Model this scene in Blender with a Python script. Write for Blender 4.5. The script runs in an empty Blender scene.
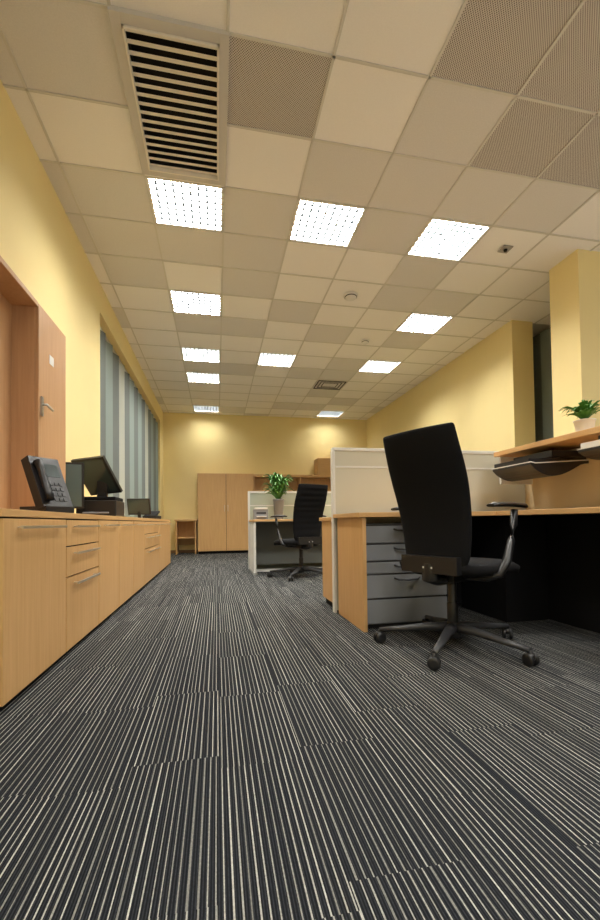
import bpy, bmesh, math, random
from math import sin, cos, pi, radians
from mathutils import Vector, Matrix
random.seed(7)
scene=bpy.context.scene
COL=scene.collection
H=3.378
# ------------------------------------------------------------ materials
def newmat(name):
    m=bpy.data.materials.new(name); m.use_nodes=True
    nt=m.node_tree; b=nt.nodes["Principled BSDF"]; return m,nt,b
def plain(name,col,rough=.5,metal=0,spec=.5,noise=0.0,nscale=40,bump=0):
    m,nt,b=newmat(name)
    b.inputs["Base Color"].default_value=(*col,1); b.inputs["Roughness"].default_value=rough
    b.inputs["Metallic"].default_value=metal; b.inputs["Specular IOR Level"].default_value=spec
    if noise or bump:
        tc=nt.nodes.new("ShaderNodeTexCoord"); n=nt.nodes.new("ShaderNodeTexNoise"); n.inputs["Scale"].default_value=nscale
        nt.links.new(tc.outputs["Object"],n.inputs["Vector"])
        if noise:
            mx=nt.nodes.new("ShaderNodeMix"); mx.data_type='RGBA'
            mx.inputs[6].default_value=(*[c*(1-noise) for c in col],1); mx.inputs[7].default_value=(*[min(1,c*(1+noise)) for c in col],1)
            nt.links.new(n.outputs["Fac"],mx.inputs[0]); nt.links.new(mx.outputs[2],b.inputs["Base Color"])
        if bump:
            bp=nt.nodes.new("ShaderNodeBump"); bp.inputs["Strength"].default_value=bump; bp.inputs["Distance"].default_value=.002
            nt.links.new(n.outputs["Fac"],bp.inputs["Height"]); nt.links.new(bp.outputs[0],b.inputs["Normal"])
    return m
def wood(name,c1,c2,axis='Z',rough=.42):
    m,nt,b=newmat(name)
    tc=nt.nodes.new("ShaderNodeTexCoord"); mp=nt.nodes.new("ShaderNodeMapping")
    s={'Z':(60,60,2.5),'Y':(60,2.5,60),'X':(2.5,60,60)}[axis]; mp.inputs["Scale"].default_value=s
    n=nt.nodes.new("ShaderNodeTexNoise"); n.inputs["Scale"].default_value=1.0; n.inputs["Detail"].default_value=5
    n.inputs["Distortion"].default_value=.4
    cr=nt.nodes.new("ShaderNodeValToRGB"); cr.color_ramp.elements[0].position=.3; cr.color_ramp.elements[1].position=.72
    cr.color_ramp.elements[0].color=(*c2,1); cr.color_ramp.elements[1].color=(*c1,1)
    nt.links.new(tc.outputs["Object"],mp.inputs[0]); nt.links.new(mp.outputs[0],n.inputs["Vector"])
    nt.links.new(n.outputs["Fac"],cr.inputs[0]); nt.links.new(cr.outputs[0],b.inputs["Base Color"])
    b.inputs["Roughness"].default_value=rough
    return m
def emis(name,col,s):
    m,nt,b=newmat(name); b.inputs["Base Color"].default_value=(0.8,.8,.8,1)
    b.inputs["Emission Color"].default_value=(*col,1); b.inputs["Emission Strength"].default_value=s; return m
W1,W2=(.66,.405,.175),(.58,.335,.13)
M_wood=wood("oak_veneer",W1,W2,'Z'); M_woodY=wood("oak_veneer_long",W1,W2,'Y'); M_woodX=wood("oak_veneer_cross",W1,W2,'X')
M_woodL=wood("maple_panel",(.60,.36,.19),(.54,.31,.155),'Z')
M_wall=plain("yellow_paint",(.89,.74,.36),.75,noise=.03,nscale=3,bump=.05)
M_tile=plain("ceiling_tile_white",(.90,.89,.88),.85,noise=.04,nscale=120)
M_tileg=plain("ceiling_tile_grey",(.72,.71,.70),.85,noise=.08,nscale=120)
M_bar=plain("ceiling_tbar",(.66,.65,.61),.6)
M_black=plain("black_plastic",(.012,.012,.013),.38)
M_fabric=plain("black_fabric",(.006,.006,.007),.9,spec=.2,noise=.3,nscale=400,bump=.3)
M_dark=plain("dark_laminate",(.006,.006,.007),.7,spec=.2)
M_ped=plain("pedestal_grey_metal",(.22,.23,.25),.45)
M_ped2=plain("pedestal_dark_trim",(.03,.03,.033),.45)
M_steel=plain("brushed_steel",(.80,.77,.7),.3,metal=1)
M_alu=plain("aluminium_trim",(.55,.55,.53),.35,metal=.8)
M_cream=plain("screen_fabric_cream",(.56,.55,.46),.85,noise=.05,nscale=300)
M_creamcap=plain("screen_cap",(.70,.70,.67),.5)
M_grn=plain("screen_fabric_sage",(.42,.46,.38),.85)
M_mod=plain("modesty_panel_grey",(.12,.13,.12),.6)
M_white=plain("white_plastic",(.75,.75,.73),.4)
M_paper=plain("paper",(.8,.8,.78),.8)
M_beige=plain("beige_panel",(.62,.50,.31),.7)
M_leaf=plain("leaf_green",(.07,.22,.035),.5,noise=.4,nscale=15)
M_soil=plain("soil",(.04,.025,.015),.95)
M_pot=plain("ceramic_white",(.75,.75,.74),.3)
M_base=plain("skirting_brown",(.30,.17,.08),.5)
M_ventw=plain("vent_frame_white",(.60,.59,.57),.5)
M_ventl=plain("vent_slat",(.80,.77,.70),.45)
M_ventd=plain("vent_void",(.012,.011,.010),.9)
M_glassd=plain("night_glass",(.015,.03,.028),.25,spec=.2)
M_blind1=plain("blind_grey",(.16,.185,.18),.7); M_blind2=plain("blind_teal",(.26,.32,.30),.7); M_blind3=plain("blind_light",(.46,.48,.42),.7)
M_screen=plain("screen_glass",(.05,.07,.07),.12)
M_teal=plain("tinted_panel",(.12,.18,.19),.25)
M_lamp=emis("lamp_tube_glow",(1,.975,.91),112)
M_lampd=emis("lamp_tube_glow_dim",(1,.975,.91),34)
M_louv=plain("lamp_louvre",(.040,.050,.056),.5)
M_reddish=plain("sensor_plate",(.35,.33,.3),.5)

def perf_mat():
    m,nt,b=newmat("ceiling_tile_perforated"); N=nt.nodes; Lk=nt.links
    tc=N.new("ShaderNodeTexCoord"); sp=N.new("ShaderNodeSeparateXYZ"); Lk.new(tc.outputs["Object"],sp.inputs[0])
    def mth(op,a,b_=None):
        n=N.new("ShaderNodeMath"); n.operation=op
        for i,v in enumerate((a,b_)):
            if v is None: continue
            if isinstance(v,(int,float)): n.inputs[i].default_value=v
            else: Lk.new(v,n.inputs[i])
        return n.outputs[0]
    k=2*pi/0.0145
    sx=mth('SINE',mth('MULTIPLY',sp.outputs[0],k)); sy=mth('SINE',mth('MULTIPLY',sp.outputs[1],k))
    g=mth('GREATER_THAN',mth('MULTIPLY',sx,sy),.3)
    mx=N.new("ShaderNodeMix"); mx.data_type='RGBA'; mx.inputs[6].default_value=(.62,.59,.56,1); mx.inputs[7].default_value=(.08,.065,.055,1)
    Lk.new(g,mx.inputs[0]); Lk.new(mx.outputs[2],b.inputs["Base Color"]); b.inputs["Roughness"].default_value=.7
    return m
M_perf=perf_mat()

def carpet_mat():
    m,nt,b=newmat("striped_carpet"); N=nt.nodes; Lk=nt.links
    tc=N.new("ShaderNodeTexCoord"); sp=N.new("ShaderNodeSeparateXYZ"); Lk.new(tc.outputs["Object"],sp.inputs[0])
    def mth(op,a,b_=None,c=None):
        n=N.new("ShaderNodeMath"); n.operation=op
        for i,v in enumerate((a,b_,c)):
            if v is None: continue
            if isinstance(v,(int,float)): n.inputs[i].default_value=v
            else: Lk.new(v,n.inputs[i])
        return n.outputs[0]
    def comb(x,y,z=0):
        n=N.new("ShaderNodeCombineXYZ")
        for i,v in enumerate((x,y,z)):
            if isinstance(v,(int,float)): n.inputs[i].default_value=v
            else: Lk.new(v,n.inputs[i])
        return n.outputs[0]
    def wn(vec):
        n=N.new("ShaderNodeTexWhiteNoise"); n.noise_dimensions='3D'; Lk.new(vec,n.inputs["Vector"]); return n.outputs["Value"]
    X,Y=sp.outputs[0],sp.outputs[1]
    tx=mth('FLOOR',mth('DIVIDE',X,.25)); ty=mth('FLOOR',mth('DIVIDE',mth('ADD',Y,mth('MULTIPLY',wn(comb(tx,3.3)),.5)),.5))
    off=wn(comb(tx,ty,1.7))
    u=mth('ADD',mth('DIVIDE',X,.0172),mth('MULTIPLY',off,.6))
    wob=N.new("ShaderNodeTexNoise"); wob.inputs["Scale"].default_value=1; wob.inputs["Detail"].default_value=1
    Lk.new(comb(mth('MULTIPLY',X,14),2.2),wob.inputs["Vector"])
    u=mth('ADD',u,mth('MULTIPLY',wob.outputs["Fac"],1.2))
    sid=mth('FLOOR',u); fr=mth('FRACT',u)
    r1=wn(comb(sid,tx,ty)); r2=wn(comb(sid,ty,9.1))
    hw=mth('MULTIPLY_ADD',r2,.05,.065)
    d=mth('ABSOLUTE',mth('SUBTRACT',fr,.5))
    stripe=mth('LESS_THAN',d,hw)
    sn=N.new("ShaderNodeTexNoise"); sn.inputs["Scale"].default_value=1; sn.inputs["Detail"].default_value=2
    Lk.new(comb(mth('MULTIPLY',X,260),mth('MULTIPLY',Y,150)),sn.inputs["Vector"])
    br=mth('MULTIPLY',stripe,mth('MULTIPLY_ADD',r1,.6,.35))
    br=mth('MULTIPLY',br,mth('MULTIPLY_ADD',sn.outputs["Fac"],1.1,.35))
    mx=N.new("ShaderNodeMix"); mx.data_type='RGBA'; mx.inputs[6].default_value=(.006,.007,.009,1); mx.inputs[7].default_value=(.46,.455,.41,1)
    Lk.new(br,mx.inputs[0])
    f2=mth('FRACT',mth('MULTIPLY',X,1/.0062)); s2=mth('MULTIPLY',mth('GREATER_THAN',f2,.6),mth('MULTIPLY',sn.outputs["Fac"],.032))
    mx2=N.new("ShaderNodeMix"); mx2.data_type='RGBA'; mx2.blend_type='ADD'; mx2.inputs[0].default_value=1
    cb=N.new("ShaderNodeCombineColor"); Lk.new(s2,cb.inputs[0]); Lk.new(mth('MULTIPLY',s2,1.08),cb.inputs[1]); Lk.new(mth('MULTIPLY',s2,1.3),cb.inputs[2])
    Lk.new(mx.outputs[2],mx2.inputs[6]); Lk.new(cb.outputs[0],mx2.inputs[7])
    Lk.new(mx2.outputs[2],b.inputs["Base Color"]); b.inputs["Roughness"].default_value=.9; b.inputs["Specular IOR Level"].default_value=.12
    bp=N.new("ShaderNodeBump"); bp.inputs["Strength"].default_value=.4; bp.inputs["Distance"].default_value=.002
    Lk.new(sn.outputs["Fac"],bp.inputs["Height"]); Lk.new(bp.outputs[0],b.inputs["Normal"])
    return m
M_carpet=carpet_mat()

# ------------------------------------------------------------ builders
class MB:
    def __init__(s): s.bm=bmesh.new(); s.m=[]
    def mi(s,mat):
        if mat not in s.m: s.m.append(mat)
        return s.m.index(mat)
    def box(s,x0,x1,y0,y1,z0,z1,mat,mtx=None):
        v=[s.bm.verts.new(p) for p in ((x0,y0,z0),(x1,y0,z0),(x1,y1,z0),(x0,y1,z0),(x0,y0,z1),(x1,y0,z1),(x1,y1,z1),(x0,y1,z1))]
        if mtx: 
            for q in v: q.co=mtx@q.co
        i=s.mi(mat)
        for f in ((3,2,1,0),(4,5,6,7),(0,1,5,4),(1,2,6,5),(2,3,7,6),(3,0,4,7)):
            fc=s.bm.faces.new([v[k] for k in f]); fc.material_index=i
        return v
    def quad(s,pts,mat):
        f=s.bm.faces.new([s.bm.verts.new(p) for p in pts]); f.material_index=s.mi(mat)
    def lathe(s,prof,cx,cy,cz,mat,n=20,mtx=None,smooth=True):
        rings=[]
        for r,z in prof:
            ring=[]
            for k in range(n):
                a=2*pi*k/n; p=Vector((r*cos(a),r*sin(a),z))
                if mtx: p=mtx@p
                ring.append(s.bm.verts.new(p+Vector((cx,cy,cz))))
            rings.append(ring)
        i=s.mi(mat)
        for a,b in zip(rings,rings[1:]):
            for k in range(n):
                f=s.bm.faces.new((a[k],a[(k+1)%n],b[(k+1)%n],b[k])); f.material_index=i; f.smooth=smooth
        for ring,rev in ((rings[0],True),(rings[-1],False)):
            f=s.bm.faces.new(ring[::-1] if rev else ring); f.material_index=i
    def tube(s,pts,r,mat,n=10,ry=None):
        pts=[Vector(p) for p in pts]; rings=[]; i=s.mi(mat); rr=r if isinstance(r,(list,tuple)) else [r]*len(pts)
        for k,p in enumerate(pts):
            t=(pts[min(k+1,len(pts)-1)]-pts[max(k-1,0)]).normalized()
            up=Vector((0,0,1)) if abs(t.z)<.95 else Vector((1,0,0))
            a=t.cross(up).normalized(); b=a.cross(t).normalized()
            rings.append([s.bm.verts.new(p+a*cos(2*pi*j/n)*rr[k]*(ry or 1)+b*sin(2*pi*j/n)*rr[k]) for j in range(n)])
        for a,b in zip(rings,rings[1:]):
            for j in range(n):
                f=s.bm.faces.new((a[j],a[(j+1)%n],b[(j+1)%n],b[j])); f.material_index=i; f.smooth=True
        f=s.bm.faces.new(rings[0][::-1]); f.material_index=i; f=s.bm.faces.new(rings[-1]); f.material_index=i
    def done(s,name,bevel=0,parent=None,loc=None,rot=None,sub=0):
        bmesh.ops.recalc_face_normals(s.bm,faces=s.bm.faces)
        me=bpy.data.meshes.new(name); s.bm.to_mesh(me); s.bm.free()
        for m in s.m: me.materials.append(m)
        o=bpy.data.objects.new(name,me); COL.objects.link(o)
        if bevel:
            b=o.modifiers.new("bevel",'BEVEL'); b.width=bevel; b.segments=2; b.limit_method='ANGLE'
        if sub:
            q=o.modifiers.new("sub",'SUBSURF'); q.levels=sub; q.render_levels=sub
        if parent: o.parent=parent
        if loc: o.location=loc
        if rot is not None: o.rotation_euler=(0,0,rot)
        return o
def empty(name,loc=(0,0,0),rot=0):
    e=bpy.data.objects.new(name,None); e.location=loc; e.rotation_euler=(0,0,rot); e.empty_display_size=.2; COL.objects.link(e); return e

# ------------------------------------------------------------ room shell
XW,XR,YB,YF=-1.248,3.9,10.3,-1.6
b=MB(); b.box(-1.9,5.0,YF-.15,10.7,-.05,0,M_carpet); b.done("floor")
b=MB()
b.box(-1.55,XW,YF,4.85,0,H+.02,M_wall)
b.box(-1.55,XW,4.85,9.75,3.06,H+.02,M_wall)
b.box(-1.55,XW,4.85,9.75,0,.80,M_wall)
b.box(-1.55,XW,9.75,10.45,0,H+.02,M_wall)
b.done("wall_left")
b=MB(); b.box(-1.55,5.0,YB,YB+.15,0,H+.02,M_wall); b.done("wall_back")
b=MB()
b.box(-1.55,5.0,YF-.15,YF,0,.9,M_wall); b.box(-1.55,5.0,YF-.15,YF,3.0,H+.02,M_wall)
b.box(-1.55,-1.1,YF-.15,YF,.9,3.0,M_wall); b.box(4.4,5.0,YF-.15,YF,.9,3.0,M_wall); b.done("wall_front")  # wall behind camera; its wide opening is added to let world light in
b=MB()
for k in range(5):
    x=-1.1+k*1.36; b.box(x,x+.06,YF-.10,YF-.04,.9,3.0,M_blind1)
for z in (.9,2.94): b.box(-1.1,4.4,YF-.10,YF-.04,z,z+.06,M_blind1)
b.done("fill_window")  # frame of the added fill opening, never in view
b=MB()
b.box(XR,4.22,4.80,YB,0,H+.02,M_wall)
b.box(4.22,4.9,5.6,YB,0,H+.02,M_wall)
b.box(3.53,4.9,3.40,3.76,0,H+.02,M_wall)
b.box(4.55,4.9,3.76,5.6,0,.9,M_wall)
b.box(4.55,4.9,YF,3.40,0,.9,M_wall)
b.box(4.55,4.9,YF,3.40,2.9,H+.02,M_wall)
b.done("wall_right")
def window_r(name,y0,y1,z0,z1,glass):
    b=MB()
    if glass: b.box(4.66,4.68,y0,y1,z0,z1,M_glassd)
    for y in (y0,y1-.05,(y0+y1)/2-.025): b.box(4.58,4.66,y,y+.05,z0,z1,M_blind1)
    for z in (z0,z1-.05): b.box(4.58,4.66,y0,y1,z,z+.05,M_blind1)
    if glass:
        for k in range(9):
            mt=Matrix.Translation((4.50,y0+.1+k*.2,0))@Matrix.Rotation(radians(20),4,'Z')
            b.box(-.004,.004,-.08,.08,z0,z1-.05,M_blind2 if k%2 else M_blind1,mt)
    b.done(name)
window_r("window_1",3.77,5.59,.9,H,True); window_r("window_2",-1.5,3.38,.9,2.9,False)  # window_2 is out of view, left unglazed so world light fills the room
b=MB(); b.box(-1.54,-1.52,4.85,9.75,.80,3.06,M_glassd)
for y in (4.86,6.1,7.3,8.5,9.69): b.box(-1.52,-1.48,y,y+.05,.80,3.06,M_alu)
for z in (.80,3.01): b.box(-1.52,-1.48,4.85,9.75,z,z+.05,M_alu)
b.done("window_3")
b=MB(); y=4.95; k=0
seq=[M_blind1,M_blind2,M_blind1,M_blind3,M_blind1,M_blind2]
while y<9.6:
    w=.34
    mt=Matrix.Translation((-1.36,y+.15,0))@Matrix.Rotation(-radians(22),4,'Z')
    b.box(-.006,.006,-w/2,w/2,.83,3.0,seq[k%6],mt); y+=.345; k+=1
b.box(-1.39,-1.33,4.9,9.7,3.0,3.05,M_alu)
b.done("vertical_blind")
# ceiling
X0,PX,Y0,PY=-.521,.6,3.265,.525
lights=[(0,0),(0,3),(0,6),(0,8),(0,12),(2,0),(2,6),(4,0),(5,3),(5,6),(5,12),(0,-7),(2,-7),(4,-7),(5,-4)]  # negative rows are unseen panels added as fill light
perf={(1,-2),(3,-3),(4,-3),(4,-2),(5,-2)}
grey={(3,-2),(3,-1),(1,0),(1,1),(3,0),(5,-1),(-1,-2),(1,4),(4,2),(2,3),(3,4),(0,1),(1,7),(3,7),(-1,1)}
b=MB()
for i in range(-2,9):
    for j in range(-10,14):
        if (i,j) in lights or (i==0 and j in(-2,-1)): continue
        m=M_perf if (i,j) in perf else (M_tileg if (i,j) in grey or (random.random()<.16) else M_tile)
        x,y=X0+i*PX,Y0+j*PY
        z=H+.004
        b.quad([(x,y,z),(x,y+PY,z),(x+PX,y+PY,z),(x+PX,y,z)],m)
for i in range(-2,10):
    x=X0+i*PX
    for j in range(-10,14):
        y=Y0+j*PY
        b.box(x-.008,x+.008,y,y+PY,H-.003,H+.003,M_bar)
for j in range(-10,15):
    y=Y0+j*PY
    for i in range(-2,9):
        if i==0 and j==-1: continue
        x=X0+i*PX
        b.box(x,x+PX,y-.008,y+.008,H-.003,H+.003,M_bar)
b.box(-1.9,5.0,YF-.15,10.7,H+.2,H+.25,M_tile)
b.done("ceiling")
for (i,j) in lights:
    x,y=X0+i*PX+.006,Y0+j*PY+.006; w,d=PX-.012,PY-.012
    b=MB()
    b.box(x,x+w,y,y+d,H+.085,H+.09,M_white)
    for (a0,a1,c0,c1) in ((x,x+.016,y,y+d),(x+w-.016,x+w,y,y+d),(x,x+w,y,y+.016),(x,x+w,y+d-.016,y+d)):
        b.box(a0,a1,c0,c1,H-.001,H+.085,M_white)
    nx,ny=9,8
    for k in range(1,nx):
        xx=x+w*k/nx; b.box(xx-.006,xx+.006,y+.016,y+d-.016,H+.004,H+.026,M_louv)
    for k in range(1,ny):
        yy=y+d*k/ny; b.box(x+.016,x+w-.016,yy-.006,yy+.006,H+.004,H+.026,M_louv)
    b.quad([(x+.016,y+.016,H+.05),(x+.016,y+d-.016,H+.05),(x+w-.016,y+d-.016,H+.05),(x+w-.016,y+.016,H+.05)],M_lampd if j==12 else M_lamp)
    b.done("ceiling_light_panel")
# big air vent
b=MB(); x0,x1,y0,y1=X0-.01,X0+PX+.01,Y0-2*PY-.01,Y0-.035
fw=.055
for (a0,a1,c0,c1) in ((x0,x0+fw,y0,y1),(x1-fw,x1,y0,y1),(x0+fw,x1-fw,y0,y0+fw),(x0+fw,x1-fw,y1-fw,y1)):
    b.box(a0,a1,c0,c1,H-.022,H+.01,M_ventw)
q=.012
for (a0,a1,c0,c1) in ((x0+fw,x0+fw+q,y0+fw,y1-fw),(x1-fw-q,x1-fw,y0+fw,y1-fw),(x0+fw,x1-fw,y0+fw,y0+fw+q),(x0+fw,x1-fw,y1-fw-q,y1-fw)):
    b.box(a0,a1,c0,c1,H-.034,H+.004,M_ventl)
for (a0,a1,c0,c1) in ((x0+fw,x0+fw+.004,y0+fw,y1-fw),(x1-fw-.004,x1-fw,y0+fw,y1-fw),(x0+fw,x1-fw,y0+fw,y0+fw+.004),(x0+fw,x1-fw,y1-fw-.004,y1-fw)):
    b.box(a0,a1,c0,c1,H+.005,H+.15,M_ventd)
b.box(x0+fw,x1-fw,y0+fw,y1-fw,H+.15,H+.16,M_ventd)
b.box(x0+.012,x1-.012,y1,Y0-.004,H-.004,H+.006,M_tile)
n=16
for k in range(n):
    yy=y0+fw+(y1-y0-2*fw)*(k+.5)/n
    mt=Matrix.Translation(((x0+x1)/2,yy,H-.008))@Matrix.Rotation(radians(14),4,'X')
    b.box(-(x1-x0)/2+fw,(x1-x0)/2-fw,-.0145,.0145,-.002,.002,M_ventl,mt)
b.done("air_vent",bevel=.002)
def detector(x,y,r,name="smoke_detector"):
    b=MB(); b.lathe([(r,0),(r,-.012),(r*.8,-.02),(r*.78,-.035),(r*.45,-.05),(0.004,-.052)],x,y,H-.003,M_white,24)
    b.lathe([(r*.84,-.021),(r*.84,-.030)],x,y,H,M_dark,24); b.done(name)
detector(1.57,4.59,.085); detector(2.17,5.72,.06)
b=MB(); b.box(2.76,2.86,3.47,3.57,H-.012,H-.002,M_reddish); b.lathe([(.02,0),(.015,-.02)],2.81,3.52,H-.01,M_dark,12); b.done("ceiling_sensor")
b=MB(); x,y=X0+4*PX,Y0+8*PY
for k in range(5):
    o=.03*k+.03; 
    for (a0,a1,c0,c1) in ((x+o,x+PX-o,y+o,y+o+.012),(x+o,x+PX-o,y+PY-o-.012,y+PY-o),(x+o,x+o+.012,y+o,y+PY-o),(x+PX-o-.012,x+PX-o,y+o,y+PY-o)):
        b.box(a0,a1,c0,c1,H-.012+.0015*k,H-.002,M_tileg if k%2 else M_ventd)
b.done("air_diffuser")
b=MB(); b.box(-1.2,XR-.01,YB-.012,YB,0,.07,M_base); b.done("baseboard_back")

# ------------------------------------------------------------ left credenza
FX=-.787; Y1,Y2=1.74,7.45
b=MB()
b.box(XW+.004,FX,Y1-.01,Y2+.01,.745,.775,M_woodY)
b.box(XW+.004,FX-.022,Y1,Y2,.03,.745,M_wood)
b.box(XW+.004,FX-.035,Y1+.01,Y2-.01,0,.03,M_dark)
mods=[(1.74,2.41,'d'),(2.41,3.03,'w'),(3.03,3.62,'d'),(3.62,4.22,'d'),(4.22,4.85,'d'),(4.85,5.45,'w'),(5.45,6.05,'w'),(6.05,6.75,'d'),(6.75,7.45,'d')]
def handle(b,ya,yb,z):
    x=FX+.028
    b.box(x-.005,x+.005,ya,yb,z-.006,z+.006,M_steel)
    for y in (ya+.03,yb-.04): b.box(FX-.005,x,y,y+.01,z-.004,z+.004,M_steel)
for (a,c,t) in mods:
    b.box(FX-.024,FX-.0215,a,c,.032,.744,M_dark)
    zs=[(.035,.738)] if t=='d' else [(.596,.736),(.43,.588),(.035,.422)]
    for (z0,z1) in zs:
        b.box(FX-.021,FX-.002,a+.006,c-.006,z0,z1,M_wood)
        handle(b,a+.09,c-.09,z1-.035)
b.done("credenza",bevel=.0015)
b=MB()
hx=-1.08; zt=2.10
b.box(XW+.004,hx-.02,2.81,3.29,.777,zt,M_woodL)
b.box(hx-.02,hx,2.815,3.285,.78,zt-.004,M_woodL)
b.box(XW+.004,hx,1.2,2.81,zt-.03,zt,M_woodL)
b.box(XW+.004,XW+.02,1.74,2.81,.777,zt-.03,M_woodL)
b.box(XW+.004,hx,1.74,1.77,.777,zt-.03,M_woodL)
b.done("hutch_cabinet",bevel=.002)
b=MB()
b.box(hx+.001,hx+.009,2.84,2.87,1.40,1.52,M_alu)
b.tube([(hx+.006,2.855,1.47),(hx+.035,2.855,1.47),(hx+.04,2.87,1.46),(hx+.04,2.93,1.455)],.008,M_alu)
b.box(hx+.001,hx+.003,2.98,3.05,1.78,1.84,M_paper)
b.done("cabinet_door_handle")

def tilted_display(name,loc,rot,w,h,tilt,base=True,face=M_screen):
    e=empty(name,loc,rot)
    b=MB(); mt=Matrix.Translation((0,0,h*.5+.06))@Matrix.Rotation(tilt,4,'X')
    b.box(-w/2,w/2,-.015,.015,-h/2,h/2,M_black,mt); b.box(-w/2+.015,w/2-.015,-.017,-.0149,-h/2+.015,h/2-.015,face,mt)
    b.box(-w*.3,w*.3,.015,.035,-h*.3,h*.3,M_black,mt)
    b.done("display_panel",bevel=.004,parent=e)
    b=MB(); b.box(-.02,.02,.0,.03,.012,h*.45+.06,M_black); b.box(-w*.32,w*.32,-.07,.09,0,.014,M_black); b.done("stand",bevel=.004,parent=e)
    return e
# large upright desk telephone, seen from its side and back
e=empty("desk_telephone",(-.92,2.50,.776),radians(58))
mt=Matrix.Translation((0,-.01,.16))@Matrix.Rotation(radians(-24),4,'X')
b=MB(); b.box(-.09,.09,-.028,.028,-.155,.15,M_black,mt); b.box(-.02,.07,-.0305,-.028,.03,.11,M_screen,mt)
for r_ in range(4):
    for c_ in range(3): b.box(-.012+c_*.027,.008+c_*.027,-.032,-.028,-.12+r_*.032,-.10+r_*.032,M_ped2,mt)
b.box(-.085,.085,-.11,.09,0,.035,M_black); b.done("body",bevel=.006,parent=e)
b=MB(); b.tube([mt@Vector(p) for p in ((-.055,-.045,-.12),(-.055,-.05,-.08),(-.055,-.05,.07),(-.055,-.045,.11))],[.024,.018,.018,.024],M_black); b.done("handset",parent=e)
tilted_display("flat_monitor",(-1.10,3.42,.775),radians(12),.20,.35,radians(4),face=M_teal)
e=empty("desktop_printer",(-.95,3.72,.776),0)
b=MB(); b.box(-.15,.15,-.15,.17,0,.13,M_black); b.box(-.14,.14,-.13,.16,.13,.16,M_dark); b.box(-.10,.10,-.17,-.15,.02,.035,M_ped); b.done("body",bevel=.01,parent=e)
b=MB(); mt=Matrix.Translation((-.02,.02,.33))@Matrix.Rotation(radians(-20),4,'Z')@Matrix.Rotation(radians(38),4,'X')@Matrix.Rotation(radians(-5),4,'Y')
b.box(-.16,.14,-.014,.014,-.16,.19,M_black,mt); b.box(-.14,.12,-.0165,-.014,-.14,.17,M_screen,mt)
b.box(-.03,.03,-.012,.02,.15,.2,M_black); b.box(-.04,.04,.02,.06,.15,.3,M_black); b.done("tilted_screen",bevel=.004,parent=e)
tilted_display("flat_monitor",(-1.03,5.9,.775),radians(-10),.3,.22,radians(15))
e=empty("desk_telephone",(-.93,6.35,.776),radians(-15))
b=MB(); b.box(-.1,.1,-.1,.1,0,.05,M_black); mt=Matrix.Translation((0,0,.075))@Matrix.Rotation(radians(25),4,'X'); b.box(-.09,.09,-.09,.09,-.01,.015,M_dark,mt)
b.done("body",bevel=.008,parent=e)
b=MB(); b.tube([(-.07,-.09,.11),(-.07,-.05,.13),(-.07,.05,.16),(-.07,.09,.16)],[.022,.014,.014,.022],M_black); b.done("handset",parent=e)

# ------------------------------------------------------------ back wardrobes
b=MB(); xa,xb,ya,yb_,h=-.43,.86,9.75,10.28,1.86
b.box(xa,xb,ya+.02,yb_,.06,h,M_wood); b.box(xa+.01,xb-.01,ya+.04,yb_,0,.06,M_dark)
mid=(xa+xb)/2
b.box(mid-.01,mid+.01,ya+.015,ya+.021,.07,h-.01,M_dark)
b.box(xa+.003,mid-.004,ya,ya+.02,.065,h-.005,M_wood); b.box(mid+.004,xb-.003,ya,ya+.02,.065,h-.005,M_wood)
for s in (-1,1): b.tube([(mid+s*.04,ya,.98),(mid+s*.04,ya-.025,.98),(mid+s*.04,ya-.025,1.12),(mid+s*.04,ya,1.12)],.006,M_steel)
b.done("storage_wardrobe",bevel=.002)
b=MB(); b.box(-.95,-.45,9.8,10.28,.76,.80,M_woodX); b.box(-.93,-.90,9.82,10.28,0,.76,M_wood); b.box(-.50,-.47,9.82,10.28,0,.76,M_wood); b.box(-.9,-.5,10.2,10.22,.2,.76,M_wood)
b.box(-.9,-.5,9.85,10.2,.36,.38,M_wood); b.done("side_table",bevel=.002)
b=MB(); b.box(.87,3.3,9.85,10.28,1.80,1.86,M_woodX); b.box(.87,3.3,9.95,10.28,0,1.5,M_woodX); b.box(.87,3.3,10.22,10.28,1.5,1.8,M_wood)
for x in (.87,2.0,3.27): b.box(x,x+.03,9.87,10.28,1.5,1.8,M_wood)
b.done("open_shelving",bevel=.002)
b=MB(); b.box(2.45,3.05,9.86,10.25,1.862,2.28,M_wood); b.box(2.47,3.03,9.85,9.862,1.88,2.26,M_woodX); b.done("storage_box",bevel=.003)

# ------------------------------------------------------------ middle workstation
e=empty("desk",(0,0,0))
b=MB(); b.box(.48,2.3,5.62,6.32,.72,.75,M_woodX); b.done("desk_top",bevel=.003,parent=e)
b=MB(); b.box(.49,.52,5.64,6.3,0.03,.72,M_creamcap); b.box(.48,.53,5.6,6.32,0,.03,M_alu)
b.box(2.24,2.27,5.64,6.3,0.0,.72,M_creamcap); b.done("end_panel",parent=e)
b=MB(); b.box(.52,2.24,5.98,6.0,.1,.715,M_mod); b.box(.52,2.24,5.94,6.04,0,.03,M_creamcap); b.done("modesty_panel",parent=e)
b=MB(); b.box(.48,2.3,6.34,6.38,0,1.16,M_grn); b.box(.47,2.31,6.33,6.39,1.16,1.19,M_creamcap); b.box(.47,.50,6.33,6.39,0,1.16,M_creamcap)
b.box(.5,2.25,6.335,6.34,.96,.975,M_creamcap)
for x in (.95,1.5): b.box(x,x+.02,6.332,6.34,.75,1.16,M_creamcap)
b.done("partition_screen")
b=MB(); b.box(.53,.73,5.95,6.2,.752,.90,M_ped); b.box(.54,.72,5.94,6.1,.90,.925,M_white); b.box(.56,.70,5.90,5.95,.79,.80,M_white); b.box(.56,.70,5.945,5.951,.83,.86,M_ped2); b.done("office_printer",bevel=.006)

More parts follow.
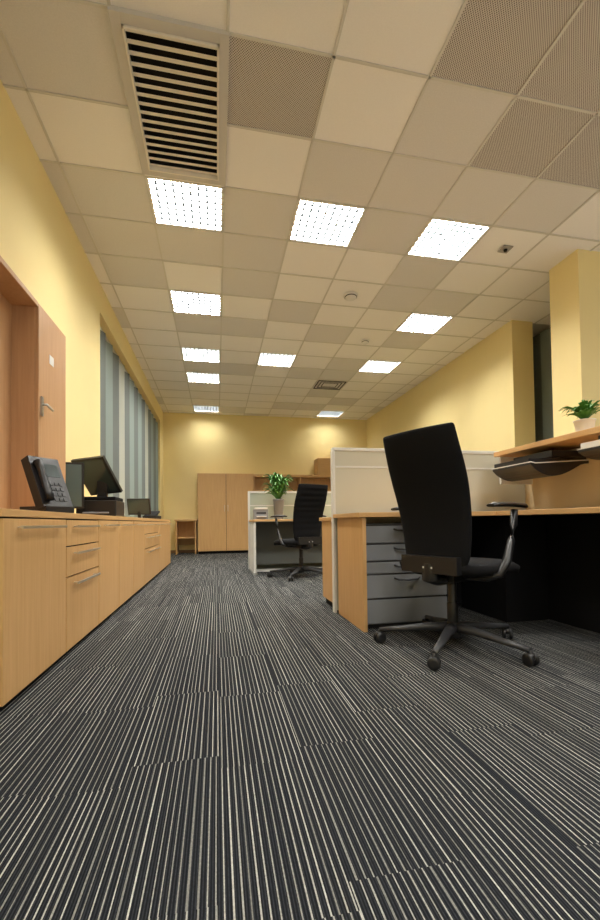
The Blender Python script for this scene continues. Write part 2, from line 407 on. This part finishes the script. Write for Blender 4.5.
def plant(name,loc,pr,ph,r,h,n,potmat=M_pot,lw=.02):
    e=empty(name,loc)
    b=MB(); b.lathe([(pr*.72,0),(pr*.8,.01),(pr,ph*.93),(pr*1.06,ph*.94),(pr*1.06,ph),(pr*.93,ph),(pr*.9,ph*.85),(.004,ph*.85)],0,0,0,potmat,24); 
    b.lathe([(pr*.88,ph*.86),(.004,ph*.88)],0,0,0,M_soil,16); b.done("pot",parent=e)
    b=MB(); rd=random.Random(len(name)*n)
    for k in range(n):
        a=rd.uniform(0,2*pi); L=rd.uniform(.3,1)*r; hh=rd.uniform(.35,1)*h; drop=rd.uniform(.1,.6)*hh*.5
        pts=[]
        for q in range(7):
            t=q/6; pts.append((Vector((cos(a)*L*t**1.1,sin(a)*L*t**1.1,ph*.85+hh*(sin(t*pi*.62))-drop*t*t)),lw*sin(pi*min(.97,.08+t*.92))**.8))
        perp=Vector((-sin(a),cos(a),.25*rd.uniform(-1,1)))
        prev=None; i=b.mi(M_leaf)
        for p,w in pts:
            cur=(b.bm.verts.new(p-perp*w),b.bm.verts.new(p+Vector((0,0,-w*.4))),b.bm.verts.new(p+perp*w))
            if prev:
                for s in (0,1):
                    f=b.bm.faces.new((prev[s],prev[s+1],cur[s+1],cur[s])); f.material_index=i; f.smooth=True
            prev=cur
    b.done("foliage",parent=e)
plant("potted_plant",(.90,6.06,.751),.08,.30,.26,.46,130,M_ped,.024)

# ------------------------------------------------------------ right cluster
PXL=.915
e=empty("partition_screen")
b=MB(); b.box(PXL-.01,2.62,3.11,3.15,.02,1.265,M_cream); b.done("fabric_panel",parent=e)
b=MB(); b.box(PXL-.02,2.63,3.10,3.16,1.265,1.29,M_creamcap); b.box(PXL-.025,PXL-.005,3.10,3.16,0,1.265,M_creamcap)
b.box(PXL,2.62,3.104,3.11,1.13,1.145,M_creamcap); b.box(1.75,1.77,3.104,3.11,.78,1.265,M_creamcap); b.done("frame",bevel=.002,parent=e)
b=MB(); b.box(PXL-.02,2.5,3.17,3.58,.715,.745,M_woodX); b.box(PXL,2.48,3.17,3.56,.05,.715,M_wood); b.box(PXL+.02,2.46,3.18,3.54,0,.05,M_dark); b.done("low_cupboard",bevel=.002)
e=empty("corner_desk")
b=MB()
b.box(PXL-.03,2.6,2.50,3.095,.735,.765,M_woodX); b.box(1.87,2.6,.2,2.50,.735,.765,M_woodY); b.done("desk_top",bevel=.002,parent=e)
b=MB(); b.box(PXL,PXL+.025,2.52,3.08,.0,.735,M_wood); b.done("end_panel",parent=e)
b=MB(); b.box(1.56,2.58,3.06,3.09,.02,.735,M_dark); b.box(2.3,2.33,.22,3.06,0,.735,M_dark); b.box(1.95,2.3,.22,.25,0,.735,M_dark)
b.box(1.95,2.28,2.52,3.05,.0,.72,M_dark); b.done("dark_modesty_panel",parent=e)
e=empty("drawer_pedestal")
b=MB(); px0,px1,py=PXL+.03,1.53,2.56
b.box(px0,px1,py+.02,3.05,.03,.69,M_ped); b.box(px0+.02,px1-.02,py+.05,3.0,0,.03,M_ped2); b.done("carcass",parent=e)
b=MB(); zz=[(.04,.20),(.205,.36),(.365,.445),(.45,.56),(.565,.685)]
for (z0,z1) in zz:
    b.box(px0+.004,px1-.004,py,py+.02,z0,z1-.008,M_ped)
    b.box(px0+.004,px1-.004,py+.006,py+.02,z1-.008,z1,M_ped2)
b.done("drawer_fronts",bevel=.002,parent=e)
b=MB()
for (z0,z1) in zz[1:]:
    zc=z1-.03; xm=(px0+px1)/2
    b.tube([(xm-.09,py,zc),(xm-.07,py-.018,zc-.008),(xm,py-.022,zc-.012),(xm+.07,py-.018,zc-.008),(xm+.09,py,zc)],.006,M_ped2)
b.done("handles",parent=e)
e=empty("display_shelf")
b=MB(); b.box(2.25,2.62,.3,3.02,1.225,1.262,M_woodY); b.done("shelf_board",bevel=.003,parent=e)
b=MB(); b.box(2.60,2.63,.25,3.09,.766,1.225,M_beige); 
b.box(2.3,2.6,3.0,3.02,1.0,1.225,M_creamcap); b.done("back_panel",parent=e)
def tray(name,y0,y1,x0,z,m1,m2,m3,dep=.085):
    b=MB(); n=14; top=[];bot=[]
    for k in range(n+1):
        t=k/n; x=x0+(2.595-x0)*t
        top.append((x,z+.035+.03*t+(.01 if k==0 else 0)))
        bot.append((x,z+.03-dep*sin(pi*min(1,t*1.1)**.8 if t<.9 else pi*.98)+.02*t))
    def strip(A,B,mat,ya,yb):
        for k in range(n):
            (xa,za),(xb,zb)=A[k],A[k+1]; (xc,zc),(xd,zd)=B[k],B[k+1]
            vs=[b.bm.verts.new(p) for p in ((xc,ya,zc),(xd,ya,zd),(xd,yb,zd),(xc,yb,zc),(xa,ya,za),(xb,ya,zb),(xb,yb,zb),(xa,yb,za))]; i=b.mi(mat)
            for f in ((3,2,1,0),(4,5,6,7),(0,1,5,4),(1,2,6,5),(2,3,7,6),(3,0,4,7)):
                fc=b.bm.faces.new([vs[q] for q in f]); fc.material_index=i
    strip(top,bot,m1,y0,y1)
    rim=[(x,zz_+.006) for x,zz_ in top]; strip(rim,top,m3,y0-.004,y1+.004)
    pap=[(x,zz_+.03) for x,zz_ in rim]; strip(pap,rim,m2,y0+.02,y1-.02)
    b.box(2.30,2.598,y0+.01,y1-.01,z+.09,z+.135,m1)
    b.done(name)
tray("letter_tray",2.46,2.86,2.12,1.055,M_black,M_black,M_white)
tray("letter_tray",1.75,2.12,2.16,1.08,M_black,M_paper,M_white,.05)
plant("potted_plant",(2.36,2.26,1.263),.06,.085,.15,.14,90,M_pot,.011)
b=MB(); b.box(2.85,3.5,3.80,4.15,1.36,1.39,M_woodX); b.box(2.87,3.48,3.82,4.15,0,1.36,M_wood); b.box(2.88,3.17,3.805,3.82,.05,1.35,M_wood); b.box(3.18,3.47,3.805,3.82,.05,1.35,M_wood); b.done("office_cupboard",bevel=.002)

# ------------------------------------------------------------ office chair
def chair(loc,ang,ribs=False,top=1.18,star=56):
    e=empty("office_chair",loc,ang)
    b=MB(); ns,nt_=12,24; thick=.04
    zb=.44
    def surf(s,t):
        z=zb+(top-zb)*t
        w=.185+.05*min(1,t*1.6)**.7-.012*max(0,t-.75)*4
        if t<.08: w-=.03*(1-t/.08)**2
        xc=-.17+.035*sin(pi*t*1.3)-.13*t
        return Vector((xc+.025*s*s,s*w,z))
    front=[[None]*(ns+1) for _ in range(nt_+1)]; back=[[None]*(ns+1) for _ in range(nt_+1)]
    for i in range(nt_+1):
        for j in range(ns+1):
            s=-1+2*j/ns; s=math.copysign(abs(s)**.7,s); t=(i/nt_)**.8
            p=surf(s,t)
            th=thick*(1-.6*abs(s)**8)*(1-.4*t**16)
            rb=(.006*sin(t*pi*22) if ribs else 0)
            front[i][j]=b.bm.verts.new(p+Vector((th*.5,0,0))); back[i][j]=b.bm.verts.new(p-Vector((th*.5+rb,0,0)))
    mi=b.mi(M_fabric)
    def F(*v):
        f=b.bm.faces.new(v); f.material_index=mi; f.smooth=True
    for i in range(nt_):
        for j in range(ns):
            F(front[i][j],front[i][j+1],front[i+1][j+1],front[i+1][j]); F(back[i][j+1],back[i][j],back[i+1][j],back[i+1][j+1])
        F(front[i][0],front[i+1][0],back[i+1][0],back[i][0]); F(front[i+1][ns],front[i][ns],back[i][ns],back[i+1][ns])
    for j in range(ns):
        F(front[0][j+1],front[0][j],back[0][j],back[0][j+1]); F(front[nt_][j],front[nt_][j+1],back[nt_][j+1],back[nt_][j])
    b.done("backrest",parent=e,sub=1)
    b=MB()
    b.box(-.225,-.18,-.17,.17,.43,.52,M_black)
    b.tube([(-.03,0,.385),(-.14,0,.385),(-.205,0,.40),(-.205,0,.48)],[.03,.03,.03,.025],M_black,12,ry=1.6)
    b.box(-.2265,-.2255,-.03,.03,.455,.465,M_white)
    b.done("back_support",parent=e,bevel=.012)
    b=MB(); N1,N2=14,14; vt=[];vb=[]
    for i in range(N1+1):
        r1=[];r2=[]
        for j in range(N2+1):
            u=-1+2*i/N1; v=-1+2*j/N2
            x=u*math.sqrt(1-.28*v*v); y=v*math.sqrt(1-.28*u*u)
            edge=max(abs(u),abs(v))
            zt=.50-.03*edge**5-.03*max(0,u)**3-.008*(1-v*v)
            r1.append(b.bm.verts.new((.07+x*.27,y*.28,zt))); r2.append(b.bm.verts.new((.07+x*.26,y*.27,.425-.02*max(0,u)**3)))
        vt.append(r1);vb.append(r2)
    mi=b.mi(M_fabric)
    for i in range(N1):
        for j in range(N2):
            F2=[(vt[i][j],vt[i+1][j],vt[i+1][j+1],vt[i][j+1]),(vb[i][j],vb[i][j+1],vb[i+1][j+1],vb[i+1][j])]
            for q in F2:
                f=b.bm.faces.new(q); f.material_index=mi; f.smooth=True
    rim=[(i,0) for i in range(N1)]+[(N1,j) for j in range(N2)]+[(i,N2) for i in range(N1,0,-1)]+[(0,j) for j in range(N2,0,-1)]
    for a,c in zip(rim,rim[1:]+rim[:1]):
        f=b.bm.faces.new((vt[a[0]][a[1]],vt[c[0]][c[1]],vb[c[0]][c[1]],vb[a[0]][a[1]])); f.material_index=mi; f.smooth=True
    b.done("seat",parent=e)
    b=MB(); b.box(-.11,.12,-.08,.08,.375,.428,M_black); b.lathe([(.03,.08),(.03,.25),(.024,.25),(.024,.38)],0,0,0,M_black,20); b.lathe([(.045,.06),(.05,.1),(.036,.14)],0,0,0,M_black,20)
    b.tube([(.0,-.08,.40),(.0,-.19,.395),(0,-.22,.39)],.007,M_black); b.done("gas_lift_mechanism",parent=e,bevel=.004)
    for s,nm in ((-1,"armrest_near"),(1,"armrest_far")):
        b=MB(); y=s*.30
        b.tube([(-.03,s*.1,.40),(-.03,s*.22,.405),(-.02,s*.285,.43),(.02,y,.50),(.07,y,.60),(.10,y,.68),(.11,y,.76)],[.014,.016,.018,.018,.015,.015,.015],M_black,10,ry=1.3)
        b.tube([(-.13,y,.778),(-.08,y,.784),(.05,y,.787),(.19,y,.784),(.24,y,.774)],[.008,.012,.013,.012,.006],M_black,12,ry=2.6)
        b.done(nm,parent=e)
    b=MB(); RB=.405
    for k in range(5):
        a=radians(star+72*k); d=Vector((cos(a),sin(a),0))
        b.tube([d*.03+Vector((0,0,.11)),d*.13+Vector((0,0,.11)),d*.27+Vector((0,0,.09)),d*RB+Vector((0,0,.075))],[.03,.022,.017,.013],M_ped2,10,ry=1.2)
    b.done("star_base",parent=e)
    b=MB()
    for k in range(5):
        a=radians(star+72*k); c=Vector((cos(a),sin(a),0))*RB; ca=a+1.1*(k+1)
        mt=Matrix.Rotation(ca,4,'Z')@Matrix.Rotation(pi/2,4,'Y')
        for s in (-1,1):
            ax=mt@Vector((0,0,1)); o=c+ax*(s*.018)
            b.lathe([(.012,-.009),(.028,-.009),(.031,-.005),(.031,.005),(.028,.009),(.012,.009)],o.x,o.y,.031,M_black,18,mtx=mt)
        b.lathe([(.008,.03),(.008,.075)],c.x,c.y,0,M_black,10)
        b.lathe([(.02,.03),(.026,.045),(.018,.062)],c.x,c.y,0,M_black,12)
    b.done("casters",parent=e)
    return e
chair((1.29,2.11,0),math.atan2(.44,.9))
chair((1.06,5.22,0),radians(112),ribs=True,top=1.17)

# ------------------------------------------------------------ camera
f,cy,yaw,roll,pit=412.66,511.95,0.199,0.013,0.024
R0=Vector((cos(yaw),-sin(yaw),0));F0=Vector((sin(yaw),cos(yaw),0));Zh=Vector((0,0,1))
Fw=cos(pit)*F0+sin(pit)*Zh;U1=-sin(pit)*F0+cos(pit)*Zh
R=R0*cos(roll)-U1*sin(roll);U=R0*sin(roll)+U1*cos(roll)
cam=bpy.data.cameras.new("camera"); co=bpy.data.objects.new("camera",cam); COL.objects.link(co)
co.matrix_world=Matrix(((R.x,U.x,-Fw.x,0),(R.y,U.y,-Fw.y,0),(R.z,U.z,-Fw.z,.71),(0,0,0,1)))
cam.sensor_fit='HORIZONTAL'; cam.sensor_width=36; cam.lens=f/600*36; cam.shift_y=(cy-460)/600; cam.clip_start=.02
scene.camera=co
w=bpy.data.worlds.new("world"); scene.world=w; w.use_nodes=True
w.node_tree.nodes["Background"].inputs[0].default_value=(1,.97,.92,1); w.node_tree.nodes["Background"].inputs[1].default_value=.9
scene.view_settings.view_transform='Standard'
